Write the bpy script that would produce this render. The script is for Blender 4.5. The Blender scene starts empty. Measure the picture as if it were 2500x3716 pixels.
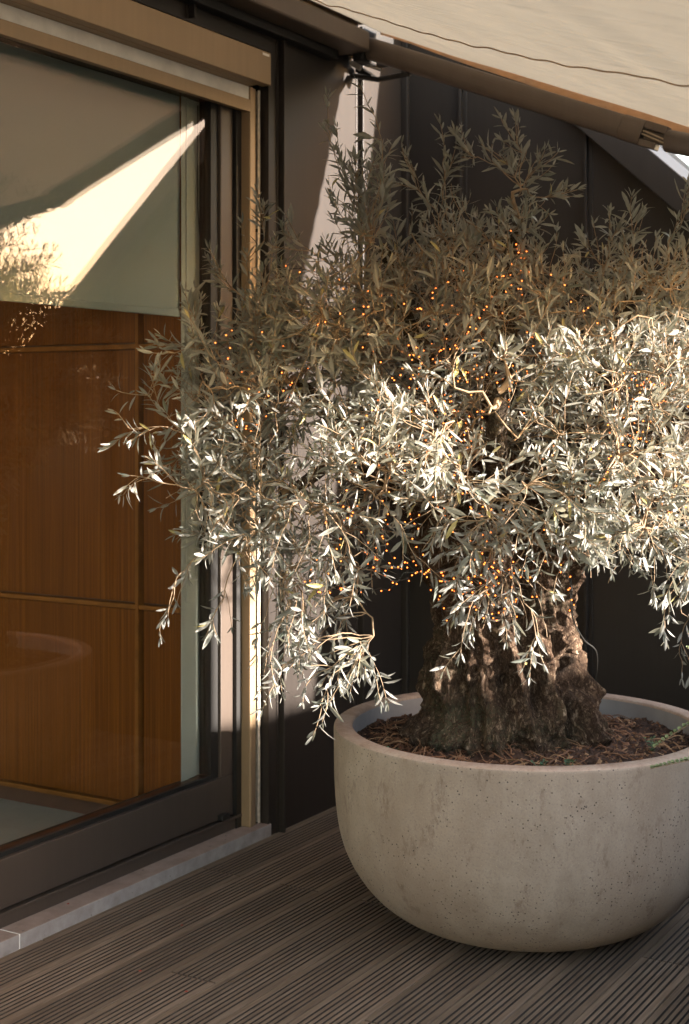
import bpy, math, random
import numpy as np
from mathutils import Vector, noise
random.seed(7); rng = np.random.default_rng(11)
# World frame: X = distance out from the door wall, Y = along the door wall, Z = up (metres)
sc = bpy.context.scene
COL = sc.collection

# ------------------------------------------------------------------ helpers
class MB:
    def __init__(s): s.v = []; s.f = []; s.a = []
    def add(s, vs, fs, a=0.0):
        o = len(s.v); s.v += [tuple(p) for p in vs]
        s.f += [tuple(i + o for i in f) for f in fs]; s.a += [a] * len(fs)
        return s
    def box(s, x0, x1, y0, y1, z0, z1, a=0.0):
        vs = [(x0,y0,z0),(x1,y0,z0),(x1,y1,z0),(x0,y1,z0),(x0,y0,z1),(x1,y0,z1),(x1,y1,z1),(x0,y1,z1)]
        return s.add(vs, [(3,2,1,0),(4,5,6,7),(0,1,5,4),(1,2,6,5),(2,3,7,6),(3,0,4,7)], a)
    def prism(s, prof, axis_pts, a=0.0):
        """extrude a closed profile (list of offsets as 3D vectors) between two points"""
        n = len(prof); vs = []
        for p in axis_pts:
            for q in prof: vs.append((p[0]+q[0], p[1]+q[1], p[2]+q[2]))
        fs = []
        for k in range(len(axis_pts)-1):
            for i in range(n):
                j = (i+1) % n
                fs.append((k*n+i, k*n+j, (k+1)*n+j, (k+1)*n+i))
        fs.append(tuple(range(n))[::-1]); fs.append(tuple(range((len(axis_pts)-1)*n, len(axis_pts)*n)))
        return s.add(vs, fs, a)
    def tube(s, pts, rad, n=8, a=0.0, cap=True, bump=0.0, sx=1.0):
        pts = [np.asarray(p, float) for p in pts]
        if not hasattr(rad, '__len__'): rad = [rad]*len(pts)
        t0 = pts[1]-pts[0]; t0 /= (np.linalg.norm(t0)+1e-9)
        ref = np.array([0,0,1.0]) if abs(t0[2]) < .9 else np.array([1.0,0,0])
        u = np.cross(t0, ref); u /= np.linalg.norm(u)
        vs = []
        for k, p in enumerate(pts):
            t = pts[min(k+1,len(pts)-1)]-pts[max(k-1,0)]; t = t/(np.linalg.norm(t)+1e-9)
            u = u - t*np.dot(u,t); u /= (np.linalg.norm(u)+1e-9); w = np.cross(t,u)
            for i in range(n):
                th = 2*math.pi*i/n; r = rad[k]
                if bump:
                    r *= 1 + bump*noise.noise(Vector(p*9)+Vector((math.cos(th)*1.7, math.sin(th)*1.7, k*.12)))
                vs.append(p + u*(r*math.cos(th)*sx) + w*(r*math.sin(th)))
        fs = []
        for k in range(len(pts)-1):
            for i in range(n):
                j = (i+1) % n
                fs.append((k*n+i, k*n+j, (k+1)*n+j, (k+1)*n+i))
        if cap:
            fs.append(tuple(range(n))[::-1]); fs.append(tuple(range((len(pts)-1)*n, len(pts)*n)))
        return s.add(vs, fs, a)
    def build(s, name, mat, parent=None, smooth=False, bevel=0.0, attr=False):
        me = bpy.data.meshes.new(name)
        me.from_pydata([tuple(map(float, p)) for p in s.v], [], s.f)
        if attr:
            at = me.attributes.new('tint', 'FLOAT', 'FACE'); at.data.foreach_set('value', np.array(s.a, dtype=np.float32))
        me.materials.append(mat); me.update()
        if smooth: me.polygons.foreach_set('use_smooth', [True]*len(me.polygons))
        o = bpy.data.objects.new(name, me); COL.objects.link(o)
        if parent: o.parent = parent; o.matrix_parent_inverse = parent.matrix_basis.inverted()
        if bevel:
            m = o.modifiers.new('bevel', 'BEVEL'); m.width = bevel; m.segments = 2; m.limit_method = 'ANGLE'
        return o

def thing(name, label, cat, loc=(0,0,0), group=None):
    o = bpy.data.objects.new(name, None); COL.objects.link(o); o.location = loc; o.empty_display_size = .1
    return tag(o, label, cat, group)
def tag(o, label=None, cat=None, group=None, kind=None):
    if label: o['label'] = label
    if cat: o['category'] = cat
    if group: o['group'] = group
    if kind: o['kind'] = kind
    return o

# ------------------------------------------------------------------ materials
class NT:
    def __init__(s, name):
        s.m = bpy.data.materials.new(name); s.m.use_nodes = True; s.t = s.m.node_tree; s.t.nodes.clear()
        s.out = s.n('ShaderNodeOutputMaterial')
    def n(s, typ, **kw):
        nd = s.t.nodes.new(typ)
        for k, v in kw.items():
            if k.startswith('_'): setattr(nd, k[1:], v)
            else:
                key = k.replace('__', ' ')
                nd.inputs[key].default_value = v
        return nd
    def l(s, a, b): s.t.links.new(a, b)
    def coord(s, scale=(1,1,1), kind='Object'):
        c = s.n('ShaderNodeTexCoord'); mp = s.n('ShaderNodeMapping'); mp.inputs['Scale'].default_value = scale
        s.l(c.outputs[kind], mp.inputs['Vector']); return mp.outputs[0]
    def noise(s, scale=5, detail=4, vec=None, rough=.5, dist=0):
        nd = s.n('ShaderNodeTexNoise'); nd.inputs['Scale'].default_value = scale; nd.inputs['Detail'].default_value = detail
        nd.inputs['Roughness'].default_value = rough; nd.inputs['Distortion'].default_value = dist
        if vec: s.l(vec, nd.inputs['Vector'])
        return nd.outputs['Fac']
    def ramp(s, fac, stops):
        r = s.n('ShaderNodeValToRGB'); e = r.color_ramp.elements
        while len(e) < len(stops): e.new(.5)
        for el, (p, c) in zip(e, stops): el.position = p; el.color = (*c, 1) if len(c) == 3 else c
        s.l(fac, r.inputs[0]); return r.outputs[0]
    def mix(s, fac, a, b, mode='MIX'):
        m = s.n('ShaderNodeMix', _data_type='RGBA', _blend_type=mode)
        for sock, v in ((m.inputs[0], fac), (m.inputs[6], a), (m.inputs[7], b)):
            if isinstance(v, (int, float)): sock.default_value = v
            elif isinstance(v, tuple): sock.default_value = (*v, 1) if len(v) == 3 else v
            else: s.l(v, sock)
        return m.outputs[2]
    def math(s, op, a, b=0.0, c=0.0):
        m = s.n('ShaderNodeMath', _operation=op)
        for sock, v in zip(m.inputs, (a, b, c)):
            if isinstance(v, (int, float)): sock.default_value = v
            else: s.l(v, sock)
        return m.outputs[0]
    def bump(s, h, strength=.3, dist=.01):
        b = s.n('ShaderNodeBump'); b.inputs['Strength'].default_value = strength; b.inputs['Distance'].default_value = dist
        s.l(h, b.inputs['Height']); return b.outputs[0]
    def pbr(s, col, rough=.6, metal=0.0, normal=None, spec=.5, **kw):
        p = s.n('ShaderNodeBsdfPrincipled')
        for sock, v in (('Base Color', col), ('Roughness', rough), ('Metallic', metal), ('Specular IOR Level', spec)):
            if isinstance(v, (int, float)): p.inputs[sock].default_value = v
            elif isinstance(v, tuple): p.inputs[sock].default_value = (*v, 1)
            else: s.l(v, p.inputs[sock])
        for k, v in kw.items(): p.inputs[k.replace('__', ' ')].default_value = v
        if normal: s.l(normal, p.inputs['Normal'])
        s.l(p.outputs[0], s.out.inputs[0]); return p

def m_metal(name, c, rough=.4, metal=.5, streak=.25, dusty=0.0):
    t = NT(name); v = t.coord((14,14,.5)); n1 = t.noise(3, 5, v); n2 = t.noise(.9, 3, t.coord())
    d = tuple(x*(1-streak) for x in c); b = tuple(min(1, x*(1+streak)) for x in c)
    col = t.ramp(n1, [(.3, d), (.7, b)])
    col = t.mix(t.math('MULTIPLY', n2, .4), col, tuple(x*1.25 for x in c))
    if dusty:
        n3 = t.noise(7, 6, t.coord((1,1,.35)), .7)
        col = t.mix(t.math('MULTIPLY', t.ramp(n3, [(.45,(0,0,0)),(.75,(1,1,1))]), dusty), col, (.17,.15,.13))
    r = t.ramp(n2, [(.3, (rough*.85,)*3), (.7, (rough*1.15,)*3)])
    t.pbr(col, r, metal, t.bump(n2, .08, .01), .5 if metal else .28); return t.m
def m_plain(name, c, rough=.6, var=.12, scale=12, metal=0.0, bump=.1, spec=.4):
    t = NT(name); n1 = t.noise(scale, 6, t.coord())
    col = t.ramp(n1, [(.3, tuple(x*(1-var) for x in c)), (.7, tuple(min(1,x*(1+var)) for x in c))])
    t.pbr(col, rough, metal, t.bump(n1, bump, .004), spec); return t.m

M = {}
M['clad'] = m_metal('dark_cladding', (.0225,.018,.0153), .42, .0, .10, .0)
M['clad2'] = M['clad']
M['bronze'] = m_metal('bronze_metal', (.31,.215,.125), .42, .35, .06)
M['frame'] = m_metal('brown_frame', (.078,.059,.047), .40, .3, .06)
M['black'] = m_plain('black_rubber', (.012,.011,.010), .5)
M['awnmetal'] = m_metal('awning_metal', (.125,.095,.074), .45, .3, .06)
M['white'] = m_plain('screen_white', (.80,.76,.70), .8)
M['foam'] = m_plain('sealant_foam', (.5,.43,.34), .9, .25, 60, bump=.6)
M['steel'] = m_plain('steel', (.5,.47,.42), .35, metal=.8)
M['plaster'] = m_plain('plaster', (.36,.38,.345), .85, .03)
M['rfloor'] = m_plain('room_floor', (.36,.35,.31), .35, .05)
M['blind'] = m_plain('blind_cloth', (.27,.31,.31), .9, .03, 200)
M['rope'] = m_plain('cable', (.42,.32,.22), .6)
M['wire'] = m_plain('black_wire', (.015,.014,.012), .5)

def wood_mat():
    t = NT('teak_veneer')
    fine = t.noise(2.2, 6, t.coord((60,60,.7)), .6); broad = t.noise(1, 3, t.coord((9,9,.25)))
    lines = t.noise(1, 2, t.coord((150,150,.4)))
    col = t.ramp(fine, [(.25,(.09,.024,.002)), (.5,(.18,.055,.005)), (.78,(.28,.098,.011))])
    col = t.mix(t.ramp(broad, [(.3,(0,0,0)),(.7,(.55,.55,.55))]), col, (.11,.034,.004))
    col = t.mix(t.ramp(lines, [(.5,(0,0,0)),(.72,(.4,.4,.4))]), col, (.06,.018,.003))
    t.pbr(col, .55, 0, t.bump(fine, .05, .002), .08); return t.m
M['wood'] = wood_mat()
M['rail'] = m_plain('teak_edge', (.22,.085,.018), .6, .15, 20, spec=.08)
M['plinth'] = m_plain('dark_plinth', (.09,.035,.015), .6)

def concrete_mat():
    t = NT('pot_concrete'); v = t.coord()
    big = t.noise(2.2, 5, v); mid = t.noise(11, 6, v, .65); fine = t.noise(170, 3, v)
    vs = t.coord((3.2,3.2,1.0)); streak = t.noise(1.6, 5, vs, .6)
    col = t.ramp(mid, [(.25,(.285,.225,.175)), (.55,(.36,.29,.23)), (.8,(.42,.345,.28))])
    col = t.mix(t.ramp(streak, [(.40,(0,0,0)),(.66,(.55,.55,.55))]), col, (.20,.145,.105))
    col = t.mix(t.ramp(big, [(.35,(.45,.45,.45)),(.6,(0,0,0))]), col, (.30,.22,.165))
    # rusty stain fragments and pits
    st = t.noise(16, 6, t.coord((1,1,.5)), .75)
    col = t.mix(t.ramp(st, [(.57,(0,0,0)),(.68,(.6,.6,.6))]), col, (.15,.10,.075))
    vo = t.n('ShaderNodeTexVoronoi'); vo.inputs['Scale'].default_value = 75; t.l(v, vo.inputs['Vector'])
    pm = t.noise(5.5, 3, v)
    pit = t.math('MULTIPLY', t.ramp(vo.outputs['Distance'], [(.12,(1,1,1)),(.21,(0,0,0))]), t.ramp(pm, [(.42,(0,0,0)),(.56,(1,1,1))]))
    col = t.mix(pit, col, (.07,.055,.045))
    col = t.mix(t.ramp(fine, [(.3,(.28,.28,.28)),(.5,(0,0,0))]), col, (.15,.12,.10))
    # light worn specks
    vo2 = t.n('ShaderNodeTexVoronoi'); vo2.inputs['Scale'].default_value = 120; t.l(v, vo2.inputs['Vector'])
    col = t.mix(t.ramp(vo2.outputs['Distance'], [(.07,(.5,.5,.5)),(.13,(0,0,0))]), col, (.55,.48,.40))
    h = t.math('SUBTRACT', t.math('MULTIPLY', fine, .5), pit)
    t.pbr(col, .85, 0, t.bump(h, .3, .003), .25); return t.m
M['pot'] = concrete_mat()
def rim_mat():
    t = NT('pot_rim'); v = t.coord(); mid = t.noise(9, 6, v, .7); fine = t.noise(120, 3, v)
    col = t.ramp(mid, [(.3,(.30,.20,.15)), (.5,(.42,.31,.245)), (.75,(.50,.41,.33))])
    col = t.mix(t.ramp(fine, [(.3,(.4,.4,.4)),(.5,(0,0,0))]), col, (.2,.14,.11))
    t.pbr(col, .85, 0, t.bump(fine, .25, .002), .25); return t.m
M['rim'] = rim_mat()
def stone_mat():
    t = NT('sill_stone'); v = t.coord(); mid = t.noise(14, 8, v, .65); sp = t.noise(60, 4, v)
    col = t.ramp(mid, [(.3,(.24,.205,.19)), (.6,(.36,.32,.30)), (.8,(.44,.40,.375))])
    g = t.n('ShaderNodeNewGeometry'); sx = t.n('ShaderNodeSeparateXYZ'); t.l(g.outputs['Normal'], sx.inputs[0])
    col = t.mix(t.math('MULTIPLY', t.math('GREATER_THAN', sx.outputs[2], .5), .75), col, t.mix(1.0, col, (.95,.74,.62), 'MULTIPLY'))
    col = t.mix(t.ramp(sp, [(.68,(0,0,0)),(.74,(.7,.7,.7))]), col, (.08,.065,.06))
    t.pbr(col, .8, 0, t.bump(mid, .2, .003), .3); return t.m
M['stone'] = stone_mat()
def deck_mat():
    t = NT('deck_wood'); at = t.n('ShaderNodeAttribute'); at.attribute_name = 'tint'
    g = t.noise(2, 7, t.coord((70,2.2,70)), .65); b = t.noise(1.2, 5, t.coord((3,1,1)), .6)
    col = t.ramp(g, [(.28,(.11,.076,.052)), (.52,(.235,.172,.122)), (.78,(.36,.275,.205))])
    col = t.mix(t.ramp(b, [(.35,(0,0,0)),(.7,(.6,.6,.6))]), col, (.105,.070,.046))
    col = t.mix(1.0, col, t.ramp(at.outputs['Fac'], [(0,(.80,.78,.76)),(1,(1.15,1.12,1.10))]), 'MULTIPLY')
    t.pbr(col, t.ramp(g, [(.3,(.62,)*3),(.7,(.8,)*3)]), 0, t.bump(g, .35, .002), .3); return t.m
M['deck'] = deck_mat()
def groove_mat():
    t = NT('deck_groove'); g = t.noise(3, 5, t.coord((20,2,20)))
    t.pbr(t.ramp(g, [(.3,(.028,.020,.015)),(.7,(.055,.040,.030))]), .9); return t.m
M['groove'] = groove_mat()
def fabric_mat():
    t = NT('awning_fabric')
    v = t.coord((1.2,1,1)); mp_ = t.coord((1.3,11,1)); mp_.node.inputs['Rotation'].default_value = (0,0,math.radians(-33)); wr = t.noise(2.2, 5, mp_, .6, .5); fi = t.noise(160, 2, t.coord())
    col = t.ramp(wr, [(.3,(.44,.42,.39)), (.7,(.50,.48,.45))])
    nb = t.bump(t.math('ADD', wr, t.math('MULTIPLY', fi, .05)), .9, .02)
    d = t.n('ShaderNodeBsdfDiffuse'); t.l(col, d.inputs[0]); t.l(nb, d.inputs[2])
    tr = t.n('ShaderNodeBsdfTranslucent'); tr.inputs[0].default_value = (.50,.47,.42,1); t.l(nb, tr.inputs[1])
    mx = t.n('ShaderNodeMixShader'); mx.inputs[0].default_value = .45
    t.l(d.outputs[0], mx.inputs[1]); t.l(tr.outputs[0], mx.inputs[2]); t.l(mx.outputs[0], t.out.inputs[0]); return t.m
M['fabric'] = fabric_mat()
def hem_mat():
    t = NT('awning_hem'); n = t.noise(20, 3, t.coord((1,1,3)))
    d = t.n('ShaderNodeBsdfDiffuse'); t.l(t.ramp(n, [(.3,(.50,.36,.25)),(.7,(.60,.45,.33))]), d.inputs[0])
    tr = t.n('ShaderNodeBsdfTranslucent'); tr.inputs[0].default_value = (.42,.28,.16,1)
    mx = t.n('ShaderNodeMixShader'); mx.inputs[0].default_value = .35
    t.l(d.outputs[0], mx.inputs[1]); t.l(tr.outputs[0], mx.inputs[2]); t.l(mx.outputs[0], t.out.inputs[0]); return t.m
M['hem'] = hem_mat()
def glass_mat():
    t = NT('window_glass'); fr = t.n('ShaderNodeFresnel'); 
    geo = t.n('ShaderNodeNewGeometry')
    t.l(t.math('ADD', 1.75, t.math('MULTIPLY', geo.outputs['Backfacing'], 1/1.75-1.75)), fr.inputs[0])
    g = t.n('ShaderNodeBsdfGlossy'); g.inputs['Roughness'].default_value = 0.0; g.inputs['Color'].default_value = (1,.70,.56,1)
    nb = t.bump(t.noise(.9, 2, t.coord()), .03, .02); t.l(nb, g.inputs['Normal'])
    tr = t.n('ShaderNodeBsdfTransparent'); tr.inputs[0].default_value = (.96,.97,.95,1)
    mx = t.n('ShaderNodeMixShader'); t.l(fr.outputs[0], mx.inputs[0]); t.l(tr.outputs[0], mx.inputs[1]); t.l(g.outputs[0], mx.inputs[2])
    t.l(mx.outputs[0], t.out.inputs[0]); return t.m
M['glass'] = glass_mat()
def leaf_mat(name, top, under, tr_c, rough=.55):
    t = NT(name); at = t.n('ShaderNodeAttribute'); at.attribute_name = 'tint'
    geo = t.n('ShaderNodeNewGeometry')
    c1 = t.ramp(at.outputs['Fac'], [(0,(top[0]*.50,top[1]*.58,top[2]*.52)), (.45,top), (.93,tuple(min(1,x*1.5) for x in top)), (1,(min(1,top[0]*2.0),top[1]*1.7,top[2]*.75))])
    c2 = t.mix(at.outputs['Fac'], tuple(x*.8 for x in under), tuple(min(1,x*1.2) for x in under))
    col = t.mix(geo.outputs['Backfacing'], c1, c2)
    p = t.pbr(col, rough, 0, None, .5)
    tr = t.n('ShaderNodeBsdfTranslucent'); tr.inputs[0].default_value = (*tr_c, 1)
    mx = t.n('ShaderNodeMixShader'); mx.inputs[0].default_value = .26
    t.l(p.outputs[0], mx.inputs[1]); t.l(tr.outputs[0], mx.inputs[2]); t.l(mx.outputs[0], t.out.inputs[0]); return t.m
M['leaf'] = leaf_mat('olive_leaf', (.185,.184,.163), (.225,.220,.200), (.28,.27,.20))
M['fern'] = leaf_mat('green_leaflet', (.19,.23,.12), (.24,.28,.16), (.26,.32,.10), .5)
M['sprout'] = leaf_mat('sprout_leaf', (.07,.13,.075), (.11,.17,.10), (.1,.2,.06), .5)
def bark_mat(name, dark, mid, light, sc_=1.0, moss=False):
    t = NT(name); vv = t.coord(); v = t.coord((1,1,.5))
    nn = t.n('ShaderNodeTexNoise'); nn.inputs['Scale'].default_value = 9*sc_; nn.inputs['Detail'].default_value = 4; t.l(vv, nn.inputs['Vector'])
    sc2 = t.n('ShaderNodeVectorMath', _operation='SCALE'); sc2.inputs[3].default_value = .07/sc_; t.l(nn.outputs['Color'], sc2.inputs[0])
    wv = t.n('ShaderNodeVectorMath', _operation='ADD'); t.l(v, wv.inputs[0]); t.l(sc2.outputs[0], wv.inputs[1]); w_ = wv.outputs[0]
    n1 = t.noise(26*sc_, 10, w_, .74); n2 = t.noise(80*sc_, 7, w_, .72); n3 = t.noise(6, 5, vv, .6); n4 = t.noise(130*sc_, 3, vv)
    rid = t.math('ABSOLUTE', t.math('SUBTRACT', n1, .5)); rid2 = t.math('ABSOLUTE', t.math('SUBTRACT', n2, .5))
    crack = t.math('MULTIPLY', t.ramp(rid, [(0,(0,0,0)),(.075,(1,1,1))]), t.ramp(rid2, [(0,(.25,.25,.25)),(.07,(1,1,1))]))
    col = t.ramp(n2, [(.30,dark), (.5,mid), (.70,light)])
    col = t.mix(t.ramp(n3, [(.42,(0,0,0)),(.66,(.55,.55,.55))]), col, dark)
    col = t.mix(1.0, col, t.mix(crack, (.16,.12,.10), (1,1,1)), 'MULTIPLY')
    if moss:
        g = t.noise(4.2, 5, vv, .6)
        col = t.mix(t.math('MULTIPLY', t.ramp(g, [(.52,(0,0,0)),(.68,(1,1,1))]), t.ramp(n4, [(.4,(0,0,0)),(.6,(.7,.7,.7))])), col, (.075,.08,.045))
    h = t.math('ADD', t.math('MULTIPLY', crack, .5), t.math('ADD', t.math('MULTIPLY', n1, .6), t.math('MULTIPLY', n2, .8)))
    t.pbr(col, .9, 0, t.bump(h, 1.0, .012), .2); return t.m
M['bark'] = bark_mat('olive_bark', (.045,.026,.016), (.23,.145,.09), (.55,.41,.29), 1.0, True)
M['limb'] = bark_mat('limb_bark', (.05,.038,.026), (.15,.11,.075), (.30,.24,.17), 1.4, True)
M['twig'] = m_plain('twig_bark', (.24,.165,.10), .75, .3, 40)
M['soil'] = m_plain('potting_soil', (.042,.020,.011), .95, .6, 55, bump=1.0)
def litter_mat():
    t = NT('dry_litter'); at = t.n('ShaderNodeAttribute'); at.attribute_name = 'tint'
    t.pbr(t.ramp(at.outputs['Fac'], [(0,(.045,.020,.011)),(.5,(.17,.075,.035)),(1,(.38,.23,.12))]), .8); return t.m
M['litter'] = litter_mat()
def bulb_mat():
    t = NT('amber_bulb'); e = t.n('ShaderNodeEmission'); e.inputs[0].default_value = (1,.20,.035,1); e.inputs[1].default_value = .42
    t.l(e.outputs[0], t.out.inputs[0]); return t.m
M['bulb'] = bulb_mat()
M['ground'] = m_plain('far_ground', (.16,.14,.11), .9, .3, .5)
M['roof'] = m_metal('roof_sheet', (.09,.08,.075), .5, .2, .1)
M['slat'] = m_plain('grey_slat', (.13,.12,.125), .6)
M['parapet'] = m_plain('parapet_render', (.035,.03,.027), .85, .1, 8)

# ------------------------------------------------------------------ constants from the place
TC = 5.532            # far corner
DOOR_END = 4.45
SUN_TAN = .24; SUN_Q = .25

# ------------------------------------------------------------------ setting: ground, deck
g = MB(); g.add([(-400,-400,-3.2),(400,-400,-3.2),(400,400,-3.2),(-400,400,-3.2)], [(0,1,2,3)])
tag(g.build('ground', M['ground']), kind='structure')

def deck():
    d = MB(); gv = MB()
    pitch = .158; bw = .154
    segs_by_board = {}
    for b in range(-1, 22):
        x0 = .017 + b*pitch
        if b % 2 == 0: cuts = [4.043, 1.35, -1.4]
        else: cuts = [2.62+.0*b, -.2, 5.2] if b % 4 == 1 else [3.25, .55, -2.0]
        cuts = sorted([c for c in cuts if -3 < c < 5.5]); ys = [-3.0] + cuts + [5.53]
        for k in range(len(ys)-1):
            y0, y1 = ys[k]+.0035, ys[k+1]-.0035
            tint = random.random()
            # profile: edge land, grooves
            land = .0145; n = 7; step = (bw-2*land)/n; gw = .0070
            prof = [(0,-.02),(0,-.0015),(.0015,0)]
            for i in range(n):
                c = land + step*(i+.5)
                prof += [(c-gw/2,0),(c-gw/2+.0015,-.006),(c+gw/2-.0015,-.006),(c+gw/2,0)]
            prof += [(bw-.0015,0),(bw,-.0015),(bw,-.02)]
            np_ = len(prof); vs = []
            bow = random.uniform(-.0008,.0008)
            for y in (y0, y1):
                for (px, pz) in prof: vs.append((x0+px, y, pz+bow))
            for i in range(np_-1):
                dark = prof[i][1] < -.003 or prof[i+1][1] < -.003
                (gv if (dark and 2 < i < np_-4) else d).add(
                    [vs[i], vs[i+1], vs[np_+i+1], vs[np_+i]], [(0,1,2,3)][:1], tint)
            d.add([vs[i] for i in range(np_)], [tuple(range(np_))], tint); d.add([vs[np_+i] for i in range(np_)], [tuple(range(np_))[::-1]], tint)
    o = d.build('deck', M['deck'], attr=True); tag(o, kind='structure')
    u = gv.build('groove', M['groove'], o)
    m = MB(); m.box(-.14, 3.5, -3.0, 5.53, -.06, -.021); m.build('underlay', M['black'], o)
deck()

# ------------------------------------------------------------------ door wall (X<=0) and its cladding
def ribs(mb, pts_axis):
    pass
t = thing('door_side_wall', 'dark metal clad wall with vertical standing seams around the glass door', 'wall', (0,5,0))
w = MB()
w.box(-.30, 0, DOOR_END+.024, TC, -.02, 6.2); w.build('cladding', M['clad'], t)
w = MB(); w.box(-.30, 0, -3, DOOR_END+.024, 2.93, 6.2); w.build('upper_cladding', M['clad'], t)
w = MB(); w.box(-.30, 0, -3, .4, -.02, 2.93); w.build('near_cladding', M['clad'], t)
def seam_y(y, z0, z1, par, mat):          # seam standing out from the door wall
    s_ = MB(); s_.box(-.001,.028,y-.006,y+.006,z0,z1); s_.box(.0,.004,y-.020,y-.0062,z0,z1)
    s_.build('seam', mat, par, bevel=.0018)
for y in (-1.72,-1.15,-.58,.0,): seam_y(y, 0.0, 6.2, t, M['clad'])
for y in (.58,1.15,1.72,2.29,2.86,3.42,3.984): seam_y(y, 2.94, 6.2, t, M['clad'])
for y in (4.544,5.135): seam_y(y, 0.0, 6.2, t, M['clad'])
f = MB(); f.box(0,.03,TC-.03,TC-.004,0,6.2); f.build('corner_trim', M['clad'], t, bevel=.003)

# far wall (faces the camera), top cut by a sloping verge
def verge_z(x): return 3.485 - .905*x     # underside line
XE = 3.3
t = thing('far_gable_wall', 'dark standing seam wall behind the olive tree with a top sloping down to the right', 'wall', (1,5.6,0))
w = MB()
prof = [(0,-.02),(XE,-.02),(XE,verge_z(XE)),(0,verge_z(0))]
vs = [(x,TC,z) for x,z in prof]+[(x,TC+.25,z) for x,z in prof]
w.add(vs, [(0,1,2,3),(7,6,5,4),(0,4,5,1),(1,5,6,2),(2,6,7,3),(3,7,4,0)]); w.build('cladding', M['clad2'], t)
for x in (.281,.847,1.413,1.98,2.55,3.12):
    s_ = MB(); s_.box(x-.006,x+.006,TC-.028,TC+.001,0,verge_z(x)); s_.box(x+.0062,x+.024,TC-.006,TC,0,verge_z(x)-.01)
    s_.build('seam', M['clad2'], t, bevel=.002)
v = MB()
y0, y1 = TC-.085, TC+.30
prof = [(-.0,verge_z(0)-.0,), (XE+.05,verge_z(XE+.05)), (XE+.05,verge_z(XE+.05)+.155), (0,verge_z(0)+.155)]
vs = [(x,y0,z) for x,z in prof]+[(x,y1,z) for x,z in prof]
v.add(vs, [(0,1,2,3),(7,6,5,4),(0,4,5,1),(1,5,6,2),(2,6,7,3),(3,7,4,0)]); v.build('verge_flashing', M['clad'], t, bevel=.004)

# ------------------------------------------------------------------ terrace parapet out of frame (keeps the low sun off the deck)
p = MB(); p.box(3.42,3.56,-3,7.6,-.05,1.30); tag(p.build('parapet', M['parapet']), 'pale rendered parapet along the open side of the terrace', 'parapet')
t = thing('hedge', 'low clipped hedge growing along the outside of the parapet', 'hedge', (3.75,2.5,0))
hb = MB(); hb.box(3.58,3.9,-1.5,7.6,.6,.9); hb.build('trough', M['parapet'], t)
hl = MB()
for i in range(7500):
    y = random.uniform(1.2,7.6); top = 1.40 + .05*noise.noise(Vector((y*3,1,0))) + .035*noise.noise(Vector((y*11,4,0)))
    c = Vector((random.uniform(3.6,3.85), y, top-.5*random.random()**1.5))
    a = Vector((random.gauss(0,1),random.gauss(0,1),random.gauss(.5,1))).normalized(); b_ = a.orthogonal().normalized()
    L = .035; hl.add([c, c+a*L*.5+b_*L*.22, c+a*L, c+a*L*.5-b_*L*.22], [(0,1,2,3)], random.random())
hl.build('foliage', M['sprout'], t, attr=True)

t = thing('added_shade_post', 'slim dark metal post added out of view to shade the strip behind the door glass', 'post', (3.3,4.95,0))  # unseen post, added to keep the sun off the jamb behind the glass
w = MB(); w.box(3.26,3.34,4.93,5.07,.01,2.1); w.build('upright', M['clad'], t, bevel=.004)
w = MB(); w.box(3.22,3.38,4.89,5.11,.0,.0095); w.build('foot_plate', M['clad'], t)
# louvred roof beyond the gable
t = thing('louvre_screen', 'sloping screen of grey slats beyond the gable at upper right', 'screen', (0,9,3))
for k in range(16):
    z0 = 2.97 + k*.128
    # slat follows the slope of the verge
    x0, x1 = -1.2, 1.6
    sl = MB()
    pr = [(0,0,0),(0,.03,0),(0,.03,.062),(0,0,.062)]
    sl.prism(pr, [(x0, 9.0, z0+.118-.94*(x0-.173)), (x1, 9.0, z0+.118-.94*(x1-.173))]); sl.build('slat', M['slat'], t)
for x in (-1.0,1.45):
    sl = MB(); sl.box(x-.03,x+.03,9.04,9.09,-3.2,6.3); sl.build('post', M['slat'], t)

# ------------------------------------------------------------------ stone sill
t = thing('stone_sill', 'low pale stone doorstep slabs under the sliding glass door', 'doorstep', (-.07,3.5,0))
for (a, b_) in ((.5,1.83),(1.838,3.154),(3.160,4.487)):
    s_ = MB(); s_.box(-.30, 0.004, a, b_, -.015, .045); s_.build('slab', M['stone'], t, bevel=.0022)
s_ = MB()
for yy in (1.8345,3.1572): s_.box(-.29,.0015,yy-.0032,yy+.0032,-.01,.0435)
s_.build('mortar_joint', M['white'], t)

# ------------------------------------------------------------------ glass sliding door
t = thing('sliding_door', 'large glass sliding door with brown frame reflecting the awning and sky', 'door', (-.1,3.2,.05))
GX = -.11; Y0 = .9
m = MB(); m.box(-.20,-.075, Y0-.1, 4.425, .0455, .088); m.box(-.078,-.068, Y0-.1,4.425,.083,.093); m.build('track', M['frame'], t, bevel=.002)
def sash(y0, y1, par, zt=2.80):
    m = MB()
    m.box(-.16,-.085, y0, y1, .096, .247)            # bottom rail
    m.box(-.16,-.085, y1-.075, y1, .2475, zt)        # far stile
    m.box(-.16,-.085, y0, y0+.075, .2475, zt)
    m.box(-.16,-.086, y0+.0755, y1-.0755, 2.735, zt)
    m.build('sash_frame', M['frame'], par, bevel=.003)
    m = MB()
    m.box(-.155,-.098, y1-.12, y1-.0755, .248, 2.734); m.box(-.155,-.098, y0+.0755, y0+.12, .248, 2.734)
    m.box(-.155,-.098, y0+.12, y1-.12, .248, .262); m.box(-.155,-.098, y0+.12, y1-.12, 2.715, 2.734)
    m.build('gasket', M['black'], par)
    m = MB(); m.box(-.138,-.112, y0+.121, y1-.121, .2625, 2.7145); m.build('glass_pane', M['glass'], par)
sash(Y0, 4.364, t)
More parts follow.
